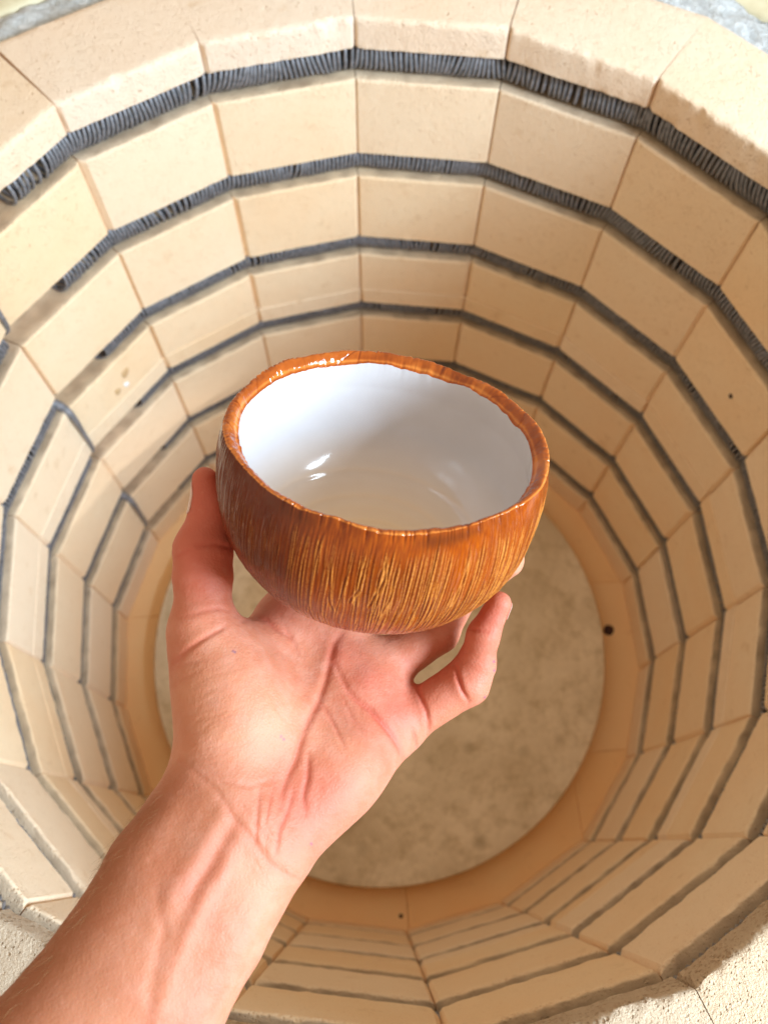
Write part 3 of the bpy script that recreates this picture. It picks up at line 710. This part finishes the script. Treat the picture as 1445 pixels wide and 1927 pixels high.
c = t.mix(t.ramp(t.noise(260, 3, .6), [(.60, 0.), (.72, .22)]), c, (.60, .24, .16))
t.base(c); t.rough(t.ramp(n2, [(.3, .52), (.7, .66)])); t.b.inputs['Specular IOR Level'].default_value = .45
t.b.inputs['Subsurface Weight'].default_value = .15; t.b.inputs['Subsurface Radius'].default_value = (1, .32, .18); t.b.inputs['Subsurface Scale'].default_value = .0035
vo = t.voro(1050, feature='F1'); b1 = t.math('ADD', t.math('MULTIPLY', vo, .6), t.math('MULTIPLY', n3, .5)); t.bump(t.math('ADD', b1, t.math('MULTIPLY', t.noise(420, 3, .6), .9)), .5, .0003)
M_skin = t.m
person = mesh('person', P2 - at(455, 1545, .30), FQ, M_skin, attrs={'blush': np.clip(blush, 0, 1), 'tan': tan_shade_, 'ink': ink})
person.location = at(455, 1545, .30)
tag(person, 'bare left hand and forearm, palm up, gripping the brown bowl with curled thumb and fingers', 'person')

# fine hairs along the outer side of the forearm
rh = np.random.default_rng(9)
cand = np.where((tan_shade_ > .5) & (py > 1490) & (py < 1930) & (px < 330) & ((N * vd).sum(1) > -.2) & ((N * vd).sum(1) < .75))[0]
HVs, HF = [], []
axd = at(450, 1540, .303) - at(240, 1860, .276); axd /= np.linalg.norm(axd)
for i_ in rh.choice(cand, 230, replace=False):
    p0 = P2[i_]; nn = N[i_]; d_ = -axd * rh.uniform(.6, 1.2) + nn * rh.uniform(.25, .6) + rh.normal(0, .25, 3); d_ /= np.linalg.norm(d_); l_ = rh.uniform(.004, .0095)
    side = np.cross(d_, nn); side /= np.linalg.norm(side); b_ = len(HVs)
    for q_ in range(5):
        u_ = q_ / 4; c_ = p0 + d_ * l_ * u_ - nn * l_ * .22 * u_ * u_ + side * l_ * .12 * math.sin(u_ * 3 + i_); w_ = .00004 * (1 - .8 * u_)
        for a_ in range(3): HVs.append(c_ + (side * math.cos(a_ * 2.094) + nn * math.sin(a_ * 2.094)) * w_)
    for q_ in range(4):
        for a_ in range(3): HF.append([b_ + q_ * 3 + a_, b_ + q_ * 3 + (a_ + 1) % 3, b_ + q_ * 3 + 3 + (a_ + 1) % 3, b_ + q_ * 3 + 3 + a_])
t = NT('arm_hair'); t.base((.42, .24, .10)); t.rough(.4)
tag(mesh('arm_hair', np.array(HVs) - at(455, 1545, .30), HF, t.m, person), kind='stuff')

# nails
t = NT('fingernail'); t.base((.74, .47, .40)); t.rough(.28); t.b.inputs['Coat Weight'].default_value = .3; t.b.inputs['Subsurface Weight'].default_value = .1; t.b.inputs['Subsurface Scale'].default_value = .002; M_nail = t.m
def nail(c0, along, nrm, L_, Wd):
    c0 = np.array(c0); al = along / np.linalg.norm(along); nrm = nrm - al * (nrm @ al); nrm /= np.linalg.norm(nrm); ac = np.cross(al, nrm)
    nu, nv = 14, 12; V = []
    for lay in (0, 1):
        G_ = []
        for i in range(nu):
            for j in range(nv):
                uu = i / (nu - 1); vv = j / (nv - 1) * 2 - 1
                wd = Wd * (1 - .18 * (1 - uu) ** 2 - .22 * max(0, uu - .8) / .2 * .9); le = L_ * (uu - .5) - .12 * L_ * (vv ** 2) * (1 if uu > .5 else -1) * abs(uu - .5) * 2
                G_.append(c0 + al * le + ac * (wd * vv / 2) + nrm * .004)
        G_ = np.array(G_)
        for it in range(6):
            d_ = body(G_) - (.00045 if lay else .0000); gg = grad(G_, body(G_)); G_ = G_ - gg * d_[:, None] * .8
        V.append(G_)
    V = np.concatenate(V); K = nu * nv; top = gridfaces(nu, nv) + K; bot = gridfaces(nu, nv, flip=True)
    rim_ = [i * nv for i in range(nu)] + [(nu - 1) * nv + j for j in range(1, nv)] + [i * nv + nv - 1 for i in range(nu - 2, -1, -1)] + [j for j in range(nv - 2, 0, -1)]
    side = [[rim_[i], rim_[(i + 1) % len(rim_)], rim_[(i + 1) % len(rim_)] + K, rim_[i] + K] for i in range(len(rim_))]
    o_ = mesh('fingernail', V - at(455, 1545, .30), [list(f) for f in top] + [list(f) for f in bot] + side, M_nail, person)
    bm = bmesh.new(); bm.from_mesh(o_.data); bmesh.ops.recalc_face_normals(bm, faces=bm.faces[:]); bm.to_mesh(o_.data); bm.free(); return o_
ta, tb = chs['thumb'][0][0], chs['thumb'][1][0]
nail(ta * .45 + tb * .55 + RC @ np.array([-.006, 0, .001]), ta - tb, RC @ np.array([-.95, .05, .25]), .0125, .0105)
pa, pb = chs['pinky'][0][0], chs['pinky'][1][0]
nail(pa * .85 + pb * .15 + RC @ np.array([.005, 0, 0.]), pa - pb, RC @ np.array([.92, -.1, -.05]), .009, .008)
print('tris', sum(len(p.vertices) - 2 for o in bpy.data.objects if o.type == 'MESH' for p in o.data.polygons))
